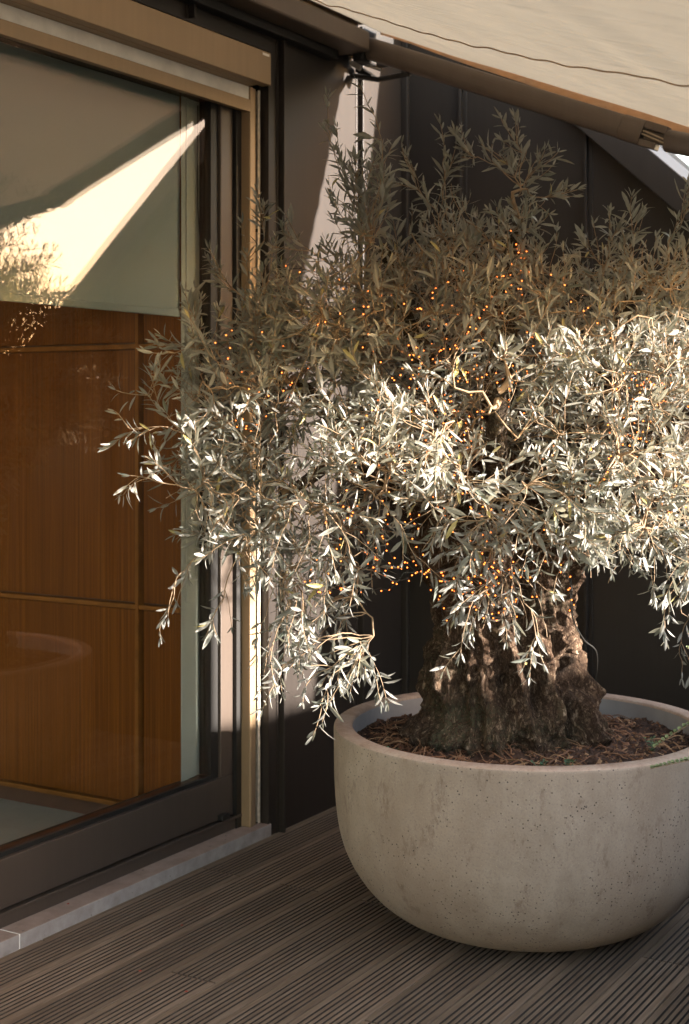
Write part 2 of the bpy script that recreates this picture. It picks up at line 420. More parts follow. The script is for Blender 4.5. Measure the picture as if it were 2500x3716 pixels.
m = MB(); m.box(-.20,-.07, 4.366, 4.397, .0455, 2.80); m.build('side_gasket', M['black'], t)
m = MB(); m.box(-.098,-.062, 4.268, 4.315, .095, .116); m.build('stopper', M['black'], t, bevel=.004)
# frame head
m = MB(); m.box(-.25,-.075, Y0-.1, 4.40, 2.802, 2.93); m.build('head_frame', M['frame'], t)
m = MB(); m.box(-.29,-.075, .4, Y0-.002, .0455, 2.93); m.build('near_panel', M['frame'], t)
m = MB(); m.box(-.29,-.20, 4.4, DOOR_END+.02, .0455, 2.93); m.build('jamb_block', M['black'], t)

# external roller screen: rails, box, bottom bar
t = thing('roller_screen', 'bronze external roller screen housing with side guide rail above the door', 'roller screen', (0,4.3,2.8))
m = MB(); m.box(-.0,.04, .6, 4.431, 2.79, 2.91); m.box(-.12,-.0005,.6,4.40,2.7905,2.905); m.build('housing', M['bronze'], t, bevel=.003)
m = MB(); m.box(-.075,-.030, 4.398,4.420, .0455,2.789); m.build('guide_rail', M['bronze'], t, bevel=.004)
m = MB(); m.box(-.075,-.038, 4.4205,4.446, .0455,2.789); m.build('guide_rail', M['bronze'], t, bevel=.002)
for z in (.6,1.5,2.3):
    m = MB(); m.tube([(-.0385,4.434,z),(-.0355,4.434,z)], .0035, 10); m.build('screw', M['steel'], t)
m = MB(); m.box(-.052,-.028, .9, 4.397, 2.694, 2.740); m.build('bottom_bar', M['bronze'], t, bevel=.002)
m = MB(); m.box(-.042,-.036, .9, 4.396, 2.7405, 2.789); m.build('screen_cloth', M['white'], t)
m = MB()
zs = np.linspace(.05, 2.785, 90)
pr = [(-.05,4.4465)]
vs = []
for z in zs: 
    j = .003*noise.noise(Vector((0,0,z*9))) + .002*noise.noise(Vector((3,0,z*37)))
    vs += [(-.03,4.4465,z),(-.03,4.462+j,z),(-.06,4.462+j,z)]
fs = []
for k in range(len(zs)-1):
    fs += [(3*k,3*k+1,3*k+4,3*k+3),(3*k+1,3*k+2,3*k+5,3*k+4)]
m.add(vs, fs); m.build('sealant_strip', M['foam'], t)
m = MB(); m.box(-.2,-.035,4.4635,DOOR_END+.0235,.0455,2.93); m.build('shadow_gap', M['black'], t)
m = MB(); m.box(.0405,.0412,4.375,4.418,2.893,2.902); o = m.build('maker_plate', M['white'], t)

# ------------------------------------------------------------------ room behind the glass
t = thing('interior_room', 'plain pale interior room seen through the glass door', 'room', (-2,3,0))
FZ = .07
m = MB(); m.box(-4.6,-.205,.35,4.6,FZ-.1,FZ); m.build('room_floor', M['rfloor'], t)
m = MB(); m.box(-4.6,-.305,.35,4.6,2.95,3.05); m.build('room_ceiling', M['plaster'], t)
m = MB(); m.box(-4.7,-4.605,.35,4.6,FZ,2.95); m.build('room_wall', M['plaster'], t)
m = MB(); m.box(-4.6,-.305,4.36,4.6,FZ,2.95); m.build('room_wall', M['plaster'], t)
m = MB()                                   # unseen near side wall, large window opening added to light the room
m.box(-4.6,-.305,.25,.345,FZ,.45); m.box(-4.6,-.305,.25,.345,2.6,2.95); m.box(-4.6,-4.2,.25,.345,.45,2.6); m.box(-2.5,-.305,.25,.345,.45,2.6)
m.build('room_wall', M['plaster'], t)
# light jamb panel just behind the glass next to the frame
m = MB()
m.box(-.20,-.146,4.168,4.212,FZ,2.79); m.box(-.20,-.150,4.2135,4.33,FZ,2.79)
m.box(-.1419,-.1402,4.1245,4.167,FZ,2.79); m.build('jamb_panel', M['plaster'], t)
m = MB(); m.tube([(-.142,4.225,2.70),(-.142,4.222,2.45),(-.142,4.224,2.33),(-.142,4.243,2.17)], .002, 6); m.build('lead', M['wire'], t)

t = thing('roller_blind', 'grey green indoor roller blind pulled halfway down behind the glass', 'blind', (-.15,3,2.8))
m = MB(); m.box(-.1535,-.1515,1.05,4.135,1.95,2.79); m.build('blind_cloth', M['blind'], t)
m = MB(); m.box(-.158,-.147,1.05,4.135,1.925,1.9495); m.build('hem_bar', M['blind'], t, bevel=.003)
m = MB(); 
for i in range(330):
    z = .9 + i*.0057; m.tube([(-.1375,4.150,z),(-.1375,4.150,z+.0036)], .0021, 6)
m.tube([(-.1375,4.150,.9),(-.1375,4.150,2.79)], .0007, 4)
m.build('bead_chain', M['plaster'], t)

t = thing('wood_cabinet_wall', 'orange brown teak veneered cabinet wall inside the room', 'cabinet', (-1.5,4.2,FZ))
YW = 4.125
m = MB(); m.box(-4.5,-.20,YW+.03,4.355,FZ,FZ+.075); m.build('plinth', M['plinth'], t)
xs = [-4.4,-3.66,-2.83,-2.0,-1.17,-.338]
zr = [FZ+.078,.145,.876,1.825,2.94]
m = MB(); m.box(-4.5,-.1425,YW+.022,YW+.04,FZ+.0755,2.945); m.build('carcass', M['plinth'], t)
for i in range(len(xs)):
    xa = xs[i]+.022; xb = (xs[i+1]-.012) if i+1 < len(xs) else -.142
    for (za, zb) in ((.158,.862),(.890,1.811),(1.839,2.94)):
        m = MB(); m.box(xa, xb, YW+.004, YW+.0215, za, zb); m.build('door_panel', M['wood'], t, bevel=.001)
    m = MB(); m.box(xs[i]-.006, xs[i]+.010, YW-.012, YW+.0214, FZ+.0757, 2.944); m.build('stile', M['rail'], t, bevel=.0015)
for zc in (.145,.876,1.825):
    for i in range(len(xs)):
        xa = xs[i]+.0102; xb = (xs[i+1]-.0062) if i+1 < len(xs) else -.143
        m = MB(); m.box(xa, xb, YW-.010, YW+.0213, zc-.010, zc+.007); m.build('rail', M['rail'], t, bevel=.0015)

# ------------------------------------------------------------------ awning
t = thing('folding_arm_awning', 'cream fabric folding arm awning stretched out over the tree', 'awning', (0,3,3.1))
YA = 5.09; X1 = 2.52
def zf(x, y):
    sag = .055*math.sin(math.pi*min(1,max(0,(x-.15)/2.37)))*min(1,(YA-y)/.9)
    rip = .0045*noise.noise(Vector((x*9, y*1.5, 0)))*min(1,(YA-y)/.5)
    rip += .006*noise.noise(Vector((x*3, y*.8, 5)))
    return 3.115 - .40*(x-.15) - sag + rip
def yseam(x): return 3.97 - .558*(x-.69)
nx, ny = 150, 170
ys = np.concatenate([np.linspace(-1.5,2,30)[:-1], np.linspace(2,YA,ny-29)])
xsv = np.linspace(.13,X1,nx)
m = MB(); vs = []; 
for y in ys:
    for x in xsv: 
        z = zf(x,y); d_ = y-yseam(x)
        if abs(d_) < .03: z -= .004*math.exp(-(d_/.012)**2)
        vs.append((x,y,z))
nY = len(ys)
fs = [(j*nx+i, j*nx+i+1, (j+1)*nx+i+1, (j+1)*nx+i) for j in range(nY-1) for i in range(nx-1)]
m.add(vs, fs); cl = m.build('canopy_cloth', M['fabric'], t, smooth=True)
md = cl.modifiers.new('thick', 'SOLIDIFY'); md.thickness = .0012
# seam thread with small puckers
pts = []
for x in np.linspace(.3, X1-.05, 170):
    y = yseam(x); pts.append((x, y+.004*math.sin(x*52), zf(x,y)-.0085-.0012*math.sin(x*52)))
m = MB(); m.tube(pts, .0022, 5); m.build('seam_stitching', M['hem'], t)
# folded side hem
m = MB(); vs = []
for x in xsv:
    wv = .003*math.sin(x*40)+.002*math.sin(x*23); z = zf(x,YA)
    hgt = .010+.026*min(1,max(0,(x-.3)/.7))
    vs += [(x,YA+.001,z+.002),(x,YA+.004+wv,z-hgt),(x,YA+.009+wv,z-hgt),(x,YA+.007,z+.002)]
fs = []
for i in range(nx-1):
    for k in range(4): fs.append((4*i+k, 4*i+(k+1)%4, 4*i+4+(k+1)%4, 4*i+4+k))
m.add(vs, fs); m.build('side_hem', M['hem'], t)
m = MB(); m.box(-.0+.001,.145,-1.6,4.98,3.02,3.10); m.box(.001,.16,-1.6,4.98,3.13,3.26); m.box(.001,.10,-1.6,4.98,3.1005,3.1295); m.build('cassette', M['awnmetal'], t, bevel=.008)
m = MB(); m.box(.001,.05,-1.6,4.90,2.985,3.0195); m.box(.001,.06,4.981,5.33,3.045,3.4); m.build('mounting_rail_and_sun_blocker', M['black'], t, bevel=.003)  # second box is a black plate added to cut off the sun patch
m = MB(); m.box(X1-.02,X1+.06,-1.6,YA+.03,zf(X1,2)-.05,zf(X1,2)+.05); m.build('front_bar', M['awnmetal'], t, bevel=.01)
# bracket where the arm starts
m = MB(); m.box(.0605,.11,4.985,5.10,2.99,3.13); m.build('shoulder_bracket', M['black'], t, bevel=.008)
m = MB(); m.tube([(.02,5.06,2.955),(.16,5.02,2.915),(.30,5.03,2.925)], .011, 8); m.tube([(.02,5.10,2.99),(.10,5.08,2.94)], .016, 8); m.build('bracket_strut', M['black'], t)
m = MB(); m.tube([(.06,4.98,2.985),(.10,4.985,2.960)], .011, 8); m.tube([(.13,4.99,2.968),(.19,4.99,2.943)], .006, 8); m.build('bracket_bolt', M['steel'], t)
def arm(pts, r, par, nm):
    m = MB(); prof = []
    P0, P1 = np.array(pts[0]), np.array(pts[1])
    ax = (P1-P0)/np.linalg.norm(P1-P0); up = np.array([0,0,1.])-ax*ax[2]; up /= np.linalg.norm(up); sd = np.cross(ax, up)
    ring = []
    for a in range(28):
        th = 2*math.pi*a/28; cx, sz = math.cos(th), math.sin(th)
        x = .62*abs(cx)**.75*math.copysign(1,cx); z = abs(sz)**.8*math.copysign(1,sz)
        ring.append(tuple(sd*x*r + up*z*r))
    m.prism(ring, [tuple(p) for p in pts]); return m.build(nm, M['awnmetal'], par, bevel=.002)
A0 = np.array((.05,5.03,3.072)); E0 = np.array((1.27,5.03,2.588))
fwd = (E0-A0)/np.linalg.norm(E0-A0)
arm([A0, E0-fwd*.10], .044, t, 'upper_arm')
arm([E0-fwd*.099, E0-fwd*.012], .0465, t, 'elbow_cap')
upv = np.array([0,0,1.])-fwd*fwd[2]; upv /= np.linalg.norm(upv)
m = MB()
pr = lambda a,b_,h0,h1: [tuple(upv*h0+np.array([0,a,0])), tuple(upv*h0+np.array([0,b_,0])), tuple(upv*h1+np.array([0,b_,0])), tuple(upv*h1+np.array([0,a,0]))]
m.prism(pr(-.024,.024,.018,.046), [tuple(E0-fwd*.011), tuple(E0+fwd*.075)])
m.prism(pr(-.024,.024,-.046,-.022), [tuple(E0-fwd*.011), tuple(E0+fwd*.055)])
m.prism(pr(.0,.024,-.0215,.0175), [tuple(E0-fwd*.011), tuple(E0+fwd*.10)])
m.build('elbow_fork', M['awnmetal'], t, bevel=.003)
for h in (-.004,.008):
    m = MB(); m.tube([tuple(E0-fwd*.012+np.array([0,-.016,0])+upv*h), tuple(E0+fwd*.095+np.array([0,-.020,0])+upv*(h-.01))], .0035, 6); m.build('elbow_cable', M['rope'], t)
E1 = E0+fwd*.075
arm([E1+fwd*.012, np.array((X1-.02,4.2,zf(X1,4)-.03))], .040, t, 'fore_arm')

# ------------------------------------------------------------------ concrete bowl planter
PX, PY, PZ, PR = 1.167, 4.177, .607, .6
t = thing('concrete_planter', 'large round weathered concrete bowl planter standing on the deck', 'planter', (PX,PY,0))
def lathe(prof, n, cx, cy):
    vs = [(cx+r*math.cos(2*math.pi*i/n), cy+r*math.sin(2*math.pi*i/n), z) for (r,z) in prof for i in range(n)]
    fs = [(k*n+i, k*n+(i+1)%n, (k+1)*n+(i+1)%n, (k+1)*n+i) for k in range(len(prof)-1) for i in range(n)]
    return vs, fs
outer = [(.02,.006),(.20,.006),(.30,.008),(.36,.022),(.42,.050),(.475,.092),(.52,.145),(.555,.205),(.578,.27),(.590,.34),(.596,.42),(.598,.50),(.5985,.56),(.599,.596),(.5965,.6035)]
def cr(pts, k=4):
    out = []
    for i in range(len(pts)-1):
        p0 = pts[max(i-1,0)]; p1 = pts[i]; p2 = pts[i+1]; p3 = pts[min(i+2,len(pts)-1)]
        for j in range(k):
            u = j/k
            out.append(tuple(.5*((2*p1[c])+(-p0[c]+p2[c])*u+(2*p0[c]-5*p1[c]+4*p2[c]-p3[c])*u*u+(-p0[c]+3*p1[c]-3*p2[c]+p3[c])*u**3) for c in range(2)))
    return out+[pts[-1]]
m = MB(); m.add(*lathe(cr(outer), 160, PX, PY)); m.build('bowl', M['pot'], t, smooth=True)
m = MB(); m.add(*lathe([(.5965,.6035),(.592,.6068),(.545,.6068),(.541,.604),(.5395,.598)], 160, PX, PY)); m.build('rim', M['rim'], t, smooth=True)
m = MB(); m.add(*lathe([(.5395,.598),(.538,.52),(.530,.45)], 160, PX, PY)); m.build('inner_wall', m_plain('inner_concrete', (.30,.28,.28), .85), t, smooth=True)

# soil
SZ = .545
m = MB(); nr, na = 60, 150; vs = [(PX,PY,SZ)]
def soil_z(x, y):
    d = math.hypot(x-1.13, y-4.15)
    return SZ + .03*math.exp(-((d-.25)/.12)**2) + .016*noise.noise(Vector((x*9,y*9,0))) + .009*noise.noise(Vector((x*35,y*35,3))) + .006*noise.noise(Vector((x*90,y*90,3)))
for k in range(1,nr+1):
    r = .538*k/nr
    for i in range(na):
        x = PX+r*math.cos(2*math.pi*i/na); y = PY+r*math.sin(2*math.pi*i/na); vs.append((x,y,soil_z(x,y)))
fs = [(0,1+i,1+(i+1)%na) for i in range(na)]
for k in range(nr-1):
    for i in range(na): fs.append((1+k*na+i, 1+(k+1)*na+i, 1+(k+1)*na+(i+1)%na, 1+k*na+(i+1)%na))
m.add(vs, fs); tag(m.build('soil', M['soil'], smooth=True), 'dark reddish brown soil filling the concrete planter', 'soil', kind='stuff')
# litter: bark crumbs and dry stems
m = MB()
for i in range(5200):
    a = random.uniform(0,6.283); r = .533*math.sqrt(random.random()); x = PX+r*math.cos(a); y = PY+r*math.sin(a)
    z = soil_z(x,y)+.001; s = random.uniform(.0015,.0065)*(1.5 if random.random()<.1 else 1)
    a1 = Vector((random.gauss(0,1),random.gauss(0,1),random.gauss(0,.5))).normalized()*s*1.5; b1 = a1.orthogonal().normalized()*s*.8; c1 = a1.cross(b1).normalized()*s*.5
    c = Vector((x,y,z))
    m.add([c-a1-b1, c+a1-b1*.7, c+a1+b1, c-a1*.8+b1, c+c1-a1*.3, c+c1+a1*.4], [(0,1,5,4),(1,2,5),(2,3,4,5),(3,0,4)], random.random()**2.2*.8)
for i in range(300):
    a = random.uniform(0,6.283); r = .52*math.sqrt(random.random())
    if random.random() < .5: a = random.gauss(-1.9,.7); r = random.uniform(.28,.52)
    x = PX+r*math.cos(a); y = PY+r*math.sin(a); L = random.uniform(.04,.17); th = random.uniform(0,6.283); cu = random.gauss(0,.8)
    pts = []
    lift = random.uniform(.003,.02); ok = True
    for k in range(7):
        u = k/6; tt = th+cu*u; x += math.cos(tt)*L/6; y += math.sin(tt)*L/6
        if math.hypot(x-PX,y-PY) > .53: ok = False; break
        pts.append((x,y,soil_z(x,y)+.003+lift*math.sin(math.pi*u)))
    if ok: m.tube(pts, random.choice((.0009,.0013,.0018,.0026)), 4, random.uniform(.25,.9), cap=False)
for i in range(230):
    a = random.uniform(0,6.283); r = .51*math.sqrt(random.random()); x = PX+r*math.cos(a); y = PY+r*math.sin(a); z = soil_z(x,y)+.004
    th = random.uniform(0,6.28); L = random.uniform(.025,.055); W = L*.2; d = np.array([math.cos(th),math.sin(th),random.gauss(0,.25)]); sd0 = np.array([-math.sin(th),math.cos(th),random.gauss(0,.4)])
    p = np.array([x,y,z]); m.add([p, p+d*L*.4+sd0*W*.5, p+d*L, p+d*L*.4-sd0*W*.5, p+d*L*.45+np.array([0,0,.0015])], [(0,1,4),(1,2,4),(2,3,4),(3,0,4)], random.uniform(.3,.95))
tag(m.build('leaf_litter', M['litter'], attr=True), 'dry stems and bark crumbs scattered over the soil in the planter', 'litter', kind='stuff')

# ------------------------------------------------------------------ olive tree
TX, TY = 1.118, 4.147
CR = np.array([.8577,.5142,0]); CF = np.array([-.5142,.8577,0])      # horizontal axes of the tree: side and depth
tree = thing('olive_tree', 'old gnarled olive tree with silvery leaves growing in the concrete bowl', 'tree', (TX,TY,SZ))
def interp(z, tab):
    for (z0,a),(z1,b_) in zip(tab[:-1], tab[1:]):
        if z <= z1: u = max(0,(z-z0)/(z1-z0)); u = u*u*(3-2*u); return a+(b_-a)*u
    return tab[-1][1]
rt = [(.50,.25),(.56,.235),(.64,.228),(.73,.228),(.80,.216),(.88,.192),(.98,.187),(1.08,.190),(1.2,.22),(1.32,.20),(1.42,.10),(1.46,.02)]
m = MB(); NTH, NZ = 260, 210; vs = []
zz = np.linspace(.50,1.46,NZ)
burls = [(-2.55,.76,.05,.35,.06),(-.15,.74,-.012,.4,.09),(-.62,.70,.03,.25,.05),(-1.6,.62,.035,.5,.06),(-2.3,.60,.05,.35,.05),(-.3,.60,.05,.35,.05),(-1.1,.66,.02,.3,.05),(-2.9,.60,.05,.4,.04),
         (-.70,.785,-.15,.20,.068),(-.70,.785,.04,.42,.12),(-1.7,.80,-.03,.15,.06),(-1.15,.70,-.035,.16,.05),(-2.2,.72,-.03,.14,.06),(-1.35,.86,-.02,.2,.07),(-1.95,.64,-.03,.18,.08),(-2.9,1.15,.05,.6,.12),(.1,1.2,.05,.6,.12)]
for z in zz:
    r0 = interp(z, rt)
    for i in range(NTH):
        th = 2*math.pi*i/NTH; c_, s_ = math.cos(th), math.sin(th)
        q = Vector((c_*r0, s_*r0, z))
        tw = th + .8*(z-.5)
        r = r0*(1 + .05*math.cos(3*tw+1) + .035*math.cos(5*tw+2.2))
        rd = abs(noise.noise(Vector((math.cos(tw)*4.6, math.sin(tw)*4.6, z*1.8))))
        r += .030*(1-2.8*rd)*(1 if z>.6 else 1.5)
        r += .022*noise.noise(q*6.2+Vector((3,1,0))) + .018*noise.noise(q*13) + .022*max(0,1-(z-.5)/.12)*math.cos(5*th+1.3)
        fb = noise.noise(Vector((q.x*34,q.y*34,z*13+noise.noise(q*10)))); r += .013*(1-abs(fb)*3)
        r += .008*noise.noise(q*40)+.0045*(1-2*abs(noise.noise(Vector((q.x*70,q.y*70,z*30)))))
        for (bt,bz,ba,bw_,bh) in burls:      # angle measured from the side axis
            dth = (th-bt+math.pi)%(2*math.pi)-math.pi
            e_ = math.exp(-(dth/bw_)**2-((z-bz)/bh)**2)
            if e_ > .01: r += ba*e_
        p = np.array([TX,TY,0]) + CR*(r*c_) + CF*(r*s_) + np.array([0,0,z])
        vs.append(p)
fs = [(k*NTH+i, k*NTH+(i+1)%NTH, (k+1)*NTH+(i+1)%NTH, (k+1)*NTH+i) for k in range(NZ-1) for i in range(NTH)]
m.add(vs, fs); m.build('trunk', M['bark'], tree, smooth=True)

nodes = []           # skeleton (pos, radius, dir)
def spline(P, n):
    P = [np.array(p, float) for p in P]; out = []
    for i in range(len(P)-1):
        p0 = P[max(i-1,0)]; p1 = P[i]; p2 = P[i+1]; p3 = P[min(i+2,len(P)-1)]
        for j in range(n):
            u = j/n; out.append(.5*((2*p1)+(-p0+p2)*u+(2*p0-5*p1+4*p2-p3)*u*u+(-p0+3*p1-3*p2+p3)*u**3))
    return out+[P[-1]]
limbs = [
 ([(1.08,4.12,1.12),(.96,4.03,1.24),(.83,3.93,1.36),(.70,3.86,1.52),(.55,3.80,1.68)], .095,.022),
 ([(1.05,4.15,1.15),(.93,4.17,1.40),(.84,4.17,1.65),(.76,4.14,1.90),(.70,4.11,2.12)], .085,.016),
 ([(1.12,4.16,1.20),(1.10,4.2,1.45),(1.05,4.22,1.70),(1.08,4.22,1.98),(1.12,4.24,2.2)], .08,.013),
 ([(1.14,4.08,1.15),(1.18,3.96,1.34),(1.22,3.86,1.50),(1.25,3.80,1.64)], .07,.018),
 ([(1.20,4.16,1.12),(1.34,4.20,1.30),(1.50,4.27,1.45),(1.66,4.36,1.58),(1.82,4.45,1.66)], .09,.022),
 ([(1.18,4.20,1.18),(1.28,4.30,1.45),(1.38,4.36,1.72),(1.46,4.42,1.96)], .08,.014),
 ([(1.08,4.22,1.2),(1.00,4.42,1.45),(.92,4.56,1.70),(.85,4.62,1.85)], .075,.016),
 ([(1.22,4.10,1.15),(1.38,4.05,1.28),(1.54,4.02,1.38),(1.66,4.05,1.42)], .06,.016),
 ([(.92,4.0,1.28),(.84,3.84,1.40),(.74,3.72,1.42),(.66,3.62,1.34)], .045,.013),
]
for P, ra, rb in limbs:
    pts = spline(P, 12); n = len(pts); rad = [ra+(rb-ra)*(k/(n-1))**.8 for k in range(n)]
    for k in range(n): pts[k] = pts[k] + np.array([noise.noise(Vector(pts[k]*6)), noise.noise(Vector(pts[k]*6+9)), noise.noise(Vector(pts[k]*6+5))])*.03*min(1,k/6)
    mb = MB(); mb.tube(pts, rad, 20, bump=.30); mb.build('limb', M['limb'], tree, smooth=True)
    for k in range(3,n): nodes.append((pts[k], rad[k]))
NP = np.array([p for p,_ in nodes]); NR = np.array([r for _,r in nodes])

blobs = [
(1.14,4.18,1.64, 0.55,0.55,0.28, 3.00),(1.48,4.33,1.66, 0.35,0.50,0.30, 2.20),(1.75,4.49,1.64, 0.35,0.45,0.35, 1.20),
(1.57,4.09,1.33, 0.28,0.35,0.17, 1.15),(1.74,4.13,1.20, 0.18,0.30,0.11, 0.45),(0.62,3.93,1.86, 0.33,0.40,0.20, 1.9),
(0.43,3.70,1.64, 0.22,0.30,0.25, 1.10),(0.55,3.54,1.31, 0.17,0.22,0.20, .75),(0.73,3.65,1.20, 0.20,0.28,0.22, .75),
(0.40,3.56,1.44, 0.12,0.20,0.14, 0.40),(0.72,3.76,1.72, 0.20,0.20,0.20, .75),(0.84,3.72,2.16, 0.09,0.12,0.14, 0.14),(0.86,4.19,2.12, 0.20,0.20,0.13, 0.36),
(1.12,4.23,2.16, 0.09,0.14,0.15, 0.17),(1.00,4.16,1.97, 0.33,0.35,0.13, 1.20),(1.48,4.45,2.00, 0.22,0.30,0.10, 0.60),
(1.22,3.71,1.32, 0.16,0.10,0.16, 0.35),(1.26,3.75,1.09, 0.14,0.06,0.11, 0.22),(0.98,3.68,1.47, 0.25,0.30,0.14, 1.00),
(1.47,3.79,1.29, 0.22,0.12,0.16, 0.60),(0.74,3.53,0.94, 0.13,0.15,0.11, 0.09),(0.89,3.63,0.95, 0.05,0.06,0.06, 0.03),
(0.92,4.58,1.72, 0.50,0.20,0.25, 1.00)]
shoots = [(0.75,3.66,2.43),(0.85,3.77,2.49),(0.82,3.70,2.34),(0.72,4.22,2.44),(0.87,4.20,2.46),(0.92,4.23,2.45),(1.05,4.19,2.44),(1.12,4.23,2.46),(1.18,4.27,2.39),(1.21,4.29,2.28),(0.56,3.60,2.19),(0.59,3.67,2.15),(0.36,3.66,2.03),(0.25,3.35,1.54),(0.32,3.28,1.40),(0.23,3.46,1.64),(0.29,3.50,1.77),(0.28,3.61,1.91),(0.39,3.33,0.93),(0.52,3.40,0.97),(0.73,3.41,0.80),(0.80,3.46,0.76),(0.87,3.44,0.76),(0.91,3.52,0.80),(0.95,3.60,0.85),(0.87,3.61,0.81),(1.21,3.64,0.90),(1.41,3.76,0.88),(1.31,4.35,2.14),(1.45,4.42,2.19),(1.40,4.40,2.17),(1.62,4.41,2.24),(1.66,4.05,0.94),(1.54,4.59,0.72),(0.88,3.73,1.11),(1.08,3.62,1.17)]
def blob_pt(b, shell=.0):
    while True:
        q = rng.uniform(-1,1,3); d = np.linalg.norm(q)
        if d < 1 and d > shell: break
    return np.array(b[:3]) + CR*(q[0]*b[3]) + CF*(q[1]*b[4]) + np.array([0,0,q[2]*b[5]])
CTR = np.array([1.12,4.16,1.45])
branch = MB(); twig = MB(); leaf = MB()
def ok_pt(p): return p[0] > .035 and p[1] < 5.35
def attach(P, r0, r1, seg, sides, mb, wob=.03, minr=0.0, droop=0.0):
    global NP, NR
    d = np.linalg.norm(NP-P, axis=1) + .12*np.linalg.norm(NP-CTR, axis=1)*0 + np.where(NR < minr, 5, 0)
    # prefer parents closer to the trunk than the tip
    back = np.linalg.norm(NP-CTR, axis=1) - np.linalg.norm(P-CTR); d = d + np.where(back > 0, .35*back, 0)
    i = int(np.argmin(d)); Q = NP[i]; L = np.linalg.norm(P-Q)
    if L < .03: return None
    dirn = (P-Q)/L; out = (P-CTR); out /= np.linalg.norm(out)
    c1 = Q + (dirn*.4+np.array([0,0,.25 if P[2] > 1.2 else .30])*1.0+rng.normal(0,.16,3))*L*.5
    c2 = P - (dirn*.5+out*.3+np.array([0,0,-droop]))*L*.3 + rng.normal(0,.05,3)*L
    n = max(4, int(L/seg)); pts = []
    for k in range(n+1):
        u = k/n; p = (1-u)**3*Q + 3*(1-u)**2*u*c1 + 3*(1-u)*u*u*c2 + u**3*P
        p = p + np.array([noise.noise(Vector(p*14)), noise.noise(Vector(p*14+7)), noise.noise(Vector(p*14+3))])*wob*math.sin(math.pi*u)**.5
        if p[0] < .03: p[0] = .03
        pts.append(p)
    ra = min(r0, NR[i]*.8); rad = [ra+(r1-ra)*(k/n) for k in range(n+1)]
    mb.tube(pts, rad, sides, random.random(), cap=False)
    return pts, rad
# branches
wts = np.array([b[6] for b in blobs]); wts /= wts.sum()
tips = [blob_pt(blobs[k]) for k in rng.choice(len(blobs), 330, p=wts)]
tips = [p for p in tips if ok_pt(p)]
tips.sort(key=lambda p: np.linalg.norm(p-CTR))
br_list = []
for P in tips:
    bmb = MB(); r = attach(P, .014, .0028, .03, 6, bmb, .05)
    if r:
        br_list.append((r[1][0]*len(r[0]), bmb))
        pts, rad = r
        NP = np.vstack([NP, np.array(pts[2:])]); NR = np.concatenate([NR, np.array(rad[2:])])
LT = []; 
def add_leaf(p, d, nrm, L, W, tint, curl):
    d = d/np.linalg.norm(d); s = np.cross(d, nrm); s /= (np.linalg.norm(s)+1e-9); n = np.cross(s, d)
    vs = [p]; V = .16*W
    for (u, wv) in ((.07,.10),(.30,.85),(.58,1.0),(.82,.62)):
        c = p + d*(L*u) - n*(curl*L*u*u); e = s*(W*.5*wv)
        vs += [c-e+n*V*wv, c, c+e+n*V*wv]
    vs.append(p + d*L - n*curl*L)
    fs = [(0,2,1),(0,3,2)]
    for k in range(3):
        a = 1+3*k; fs += [(a,a+1,a+4,a+3),(a+1,a+2,a+5,a+4)]
    fs += [(10,11,13),(11,12,13)]
    leaf.add(vs, fs, tint)
def leafy(pts, start, size=1.0, dens=1.0):
    n = len(pts); acc = 0; ang = random.uniform(0,6.28); last = None
    seglen = [np.linalg.norm(pts[k+1]-pts[k]) for k in range(n-1)]; tot = sum(seglen); run = 0; nxt = tot*start
    while nxt < tot:
        s = 0; k = 0
        while k < n-2 and s+seglen[k] < nxt: s += seglen[k]; k += 1
        u = min(1,(nxt-s)/(seglen[k]+1e-9)); p = pts[k]*(1-u)+pts[k+1]*u; t_ = pts[k+1]-pts[k]; t_ = t_/(np.linalg.norm(t_)+1e-9)
        a = np.cross(t_, [0,0,1.0]) if abs(t_[2]) < .95 else np.cross(t_, [1.0,0,0]); a /= np.linalg.norm(a); b_ = np.cross(t_, a)
        fr = nxt/tot; ang += math.pi/2 + random.gauss(0,.25)
        for sgn in (0, math.pi):
            if random.random() < .16+.45*(1-fr): continue
            th = ang+sgn+random.gauss(0,.2); rd = a*math.cos(th)+b_*math.sin(th)
            sp = random.gauss(.85,.24)*(1.0-.45*max(0,fr-.7)/.3)
            dr = t_*math.cos(sp)+rd*math.sin(sp) + np.array([0,0,random.gauss(-.02,.12)])
            nrm = t_*math.sin(sp)-rd*math.cos(sp); nrm = nrm*1.0+np.array([0,0,.35])+rng.normal(0,.45,3)
            L = size*random.gauss(.050,.011)*(1.08-.45*max(0,fr-.75)/.25); L = min(.08,max(.024,L)); W = L*random.uniform(.17,.23)
            q = p+rd*.0012
            if q[0]+dr[0]*L < .012: continue
            add_leaf(q, dr, nrm, L, W, (1.0 if random.random() < .035 else min(.93,max(0,random.gauss(.45,.25)))), random.gauss(.12,.17))
        nxt += random.uniform(.016,.030)/dens
    # terminal pair
    t_ = pts[-1]-pts[-2]; t_ /= np.linalg.norm(t_)
    for _ in range(2):
        r_ = rng.normal(0,.35,3); add_leaf(pts[-1], t_+r_, np.cross(t_, rng.normal(0,1,3)), size*random.uniform(.022,.04), .0065, random.random(), .05)
NT_ = 2950
ks = rng.choice(len(blobs), NT_, p=wts)
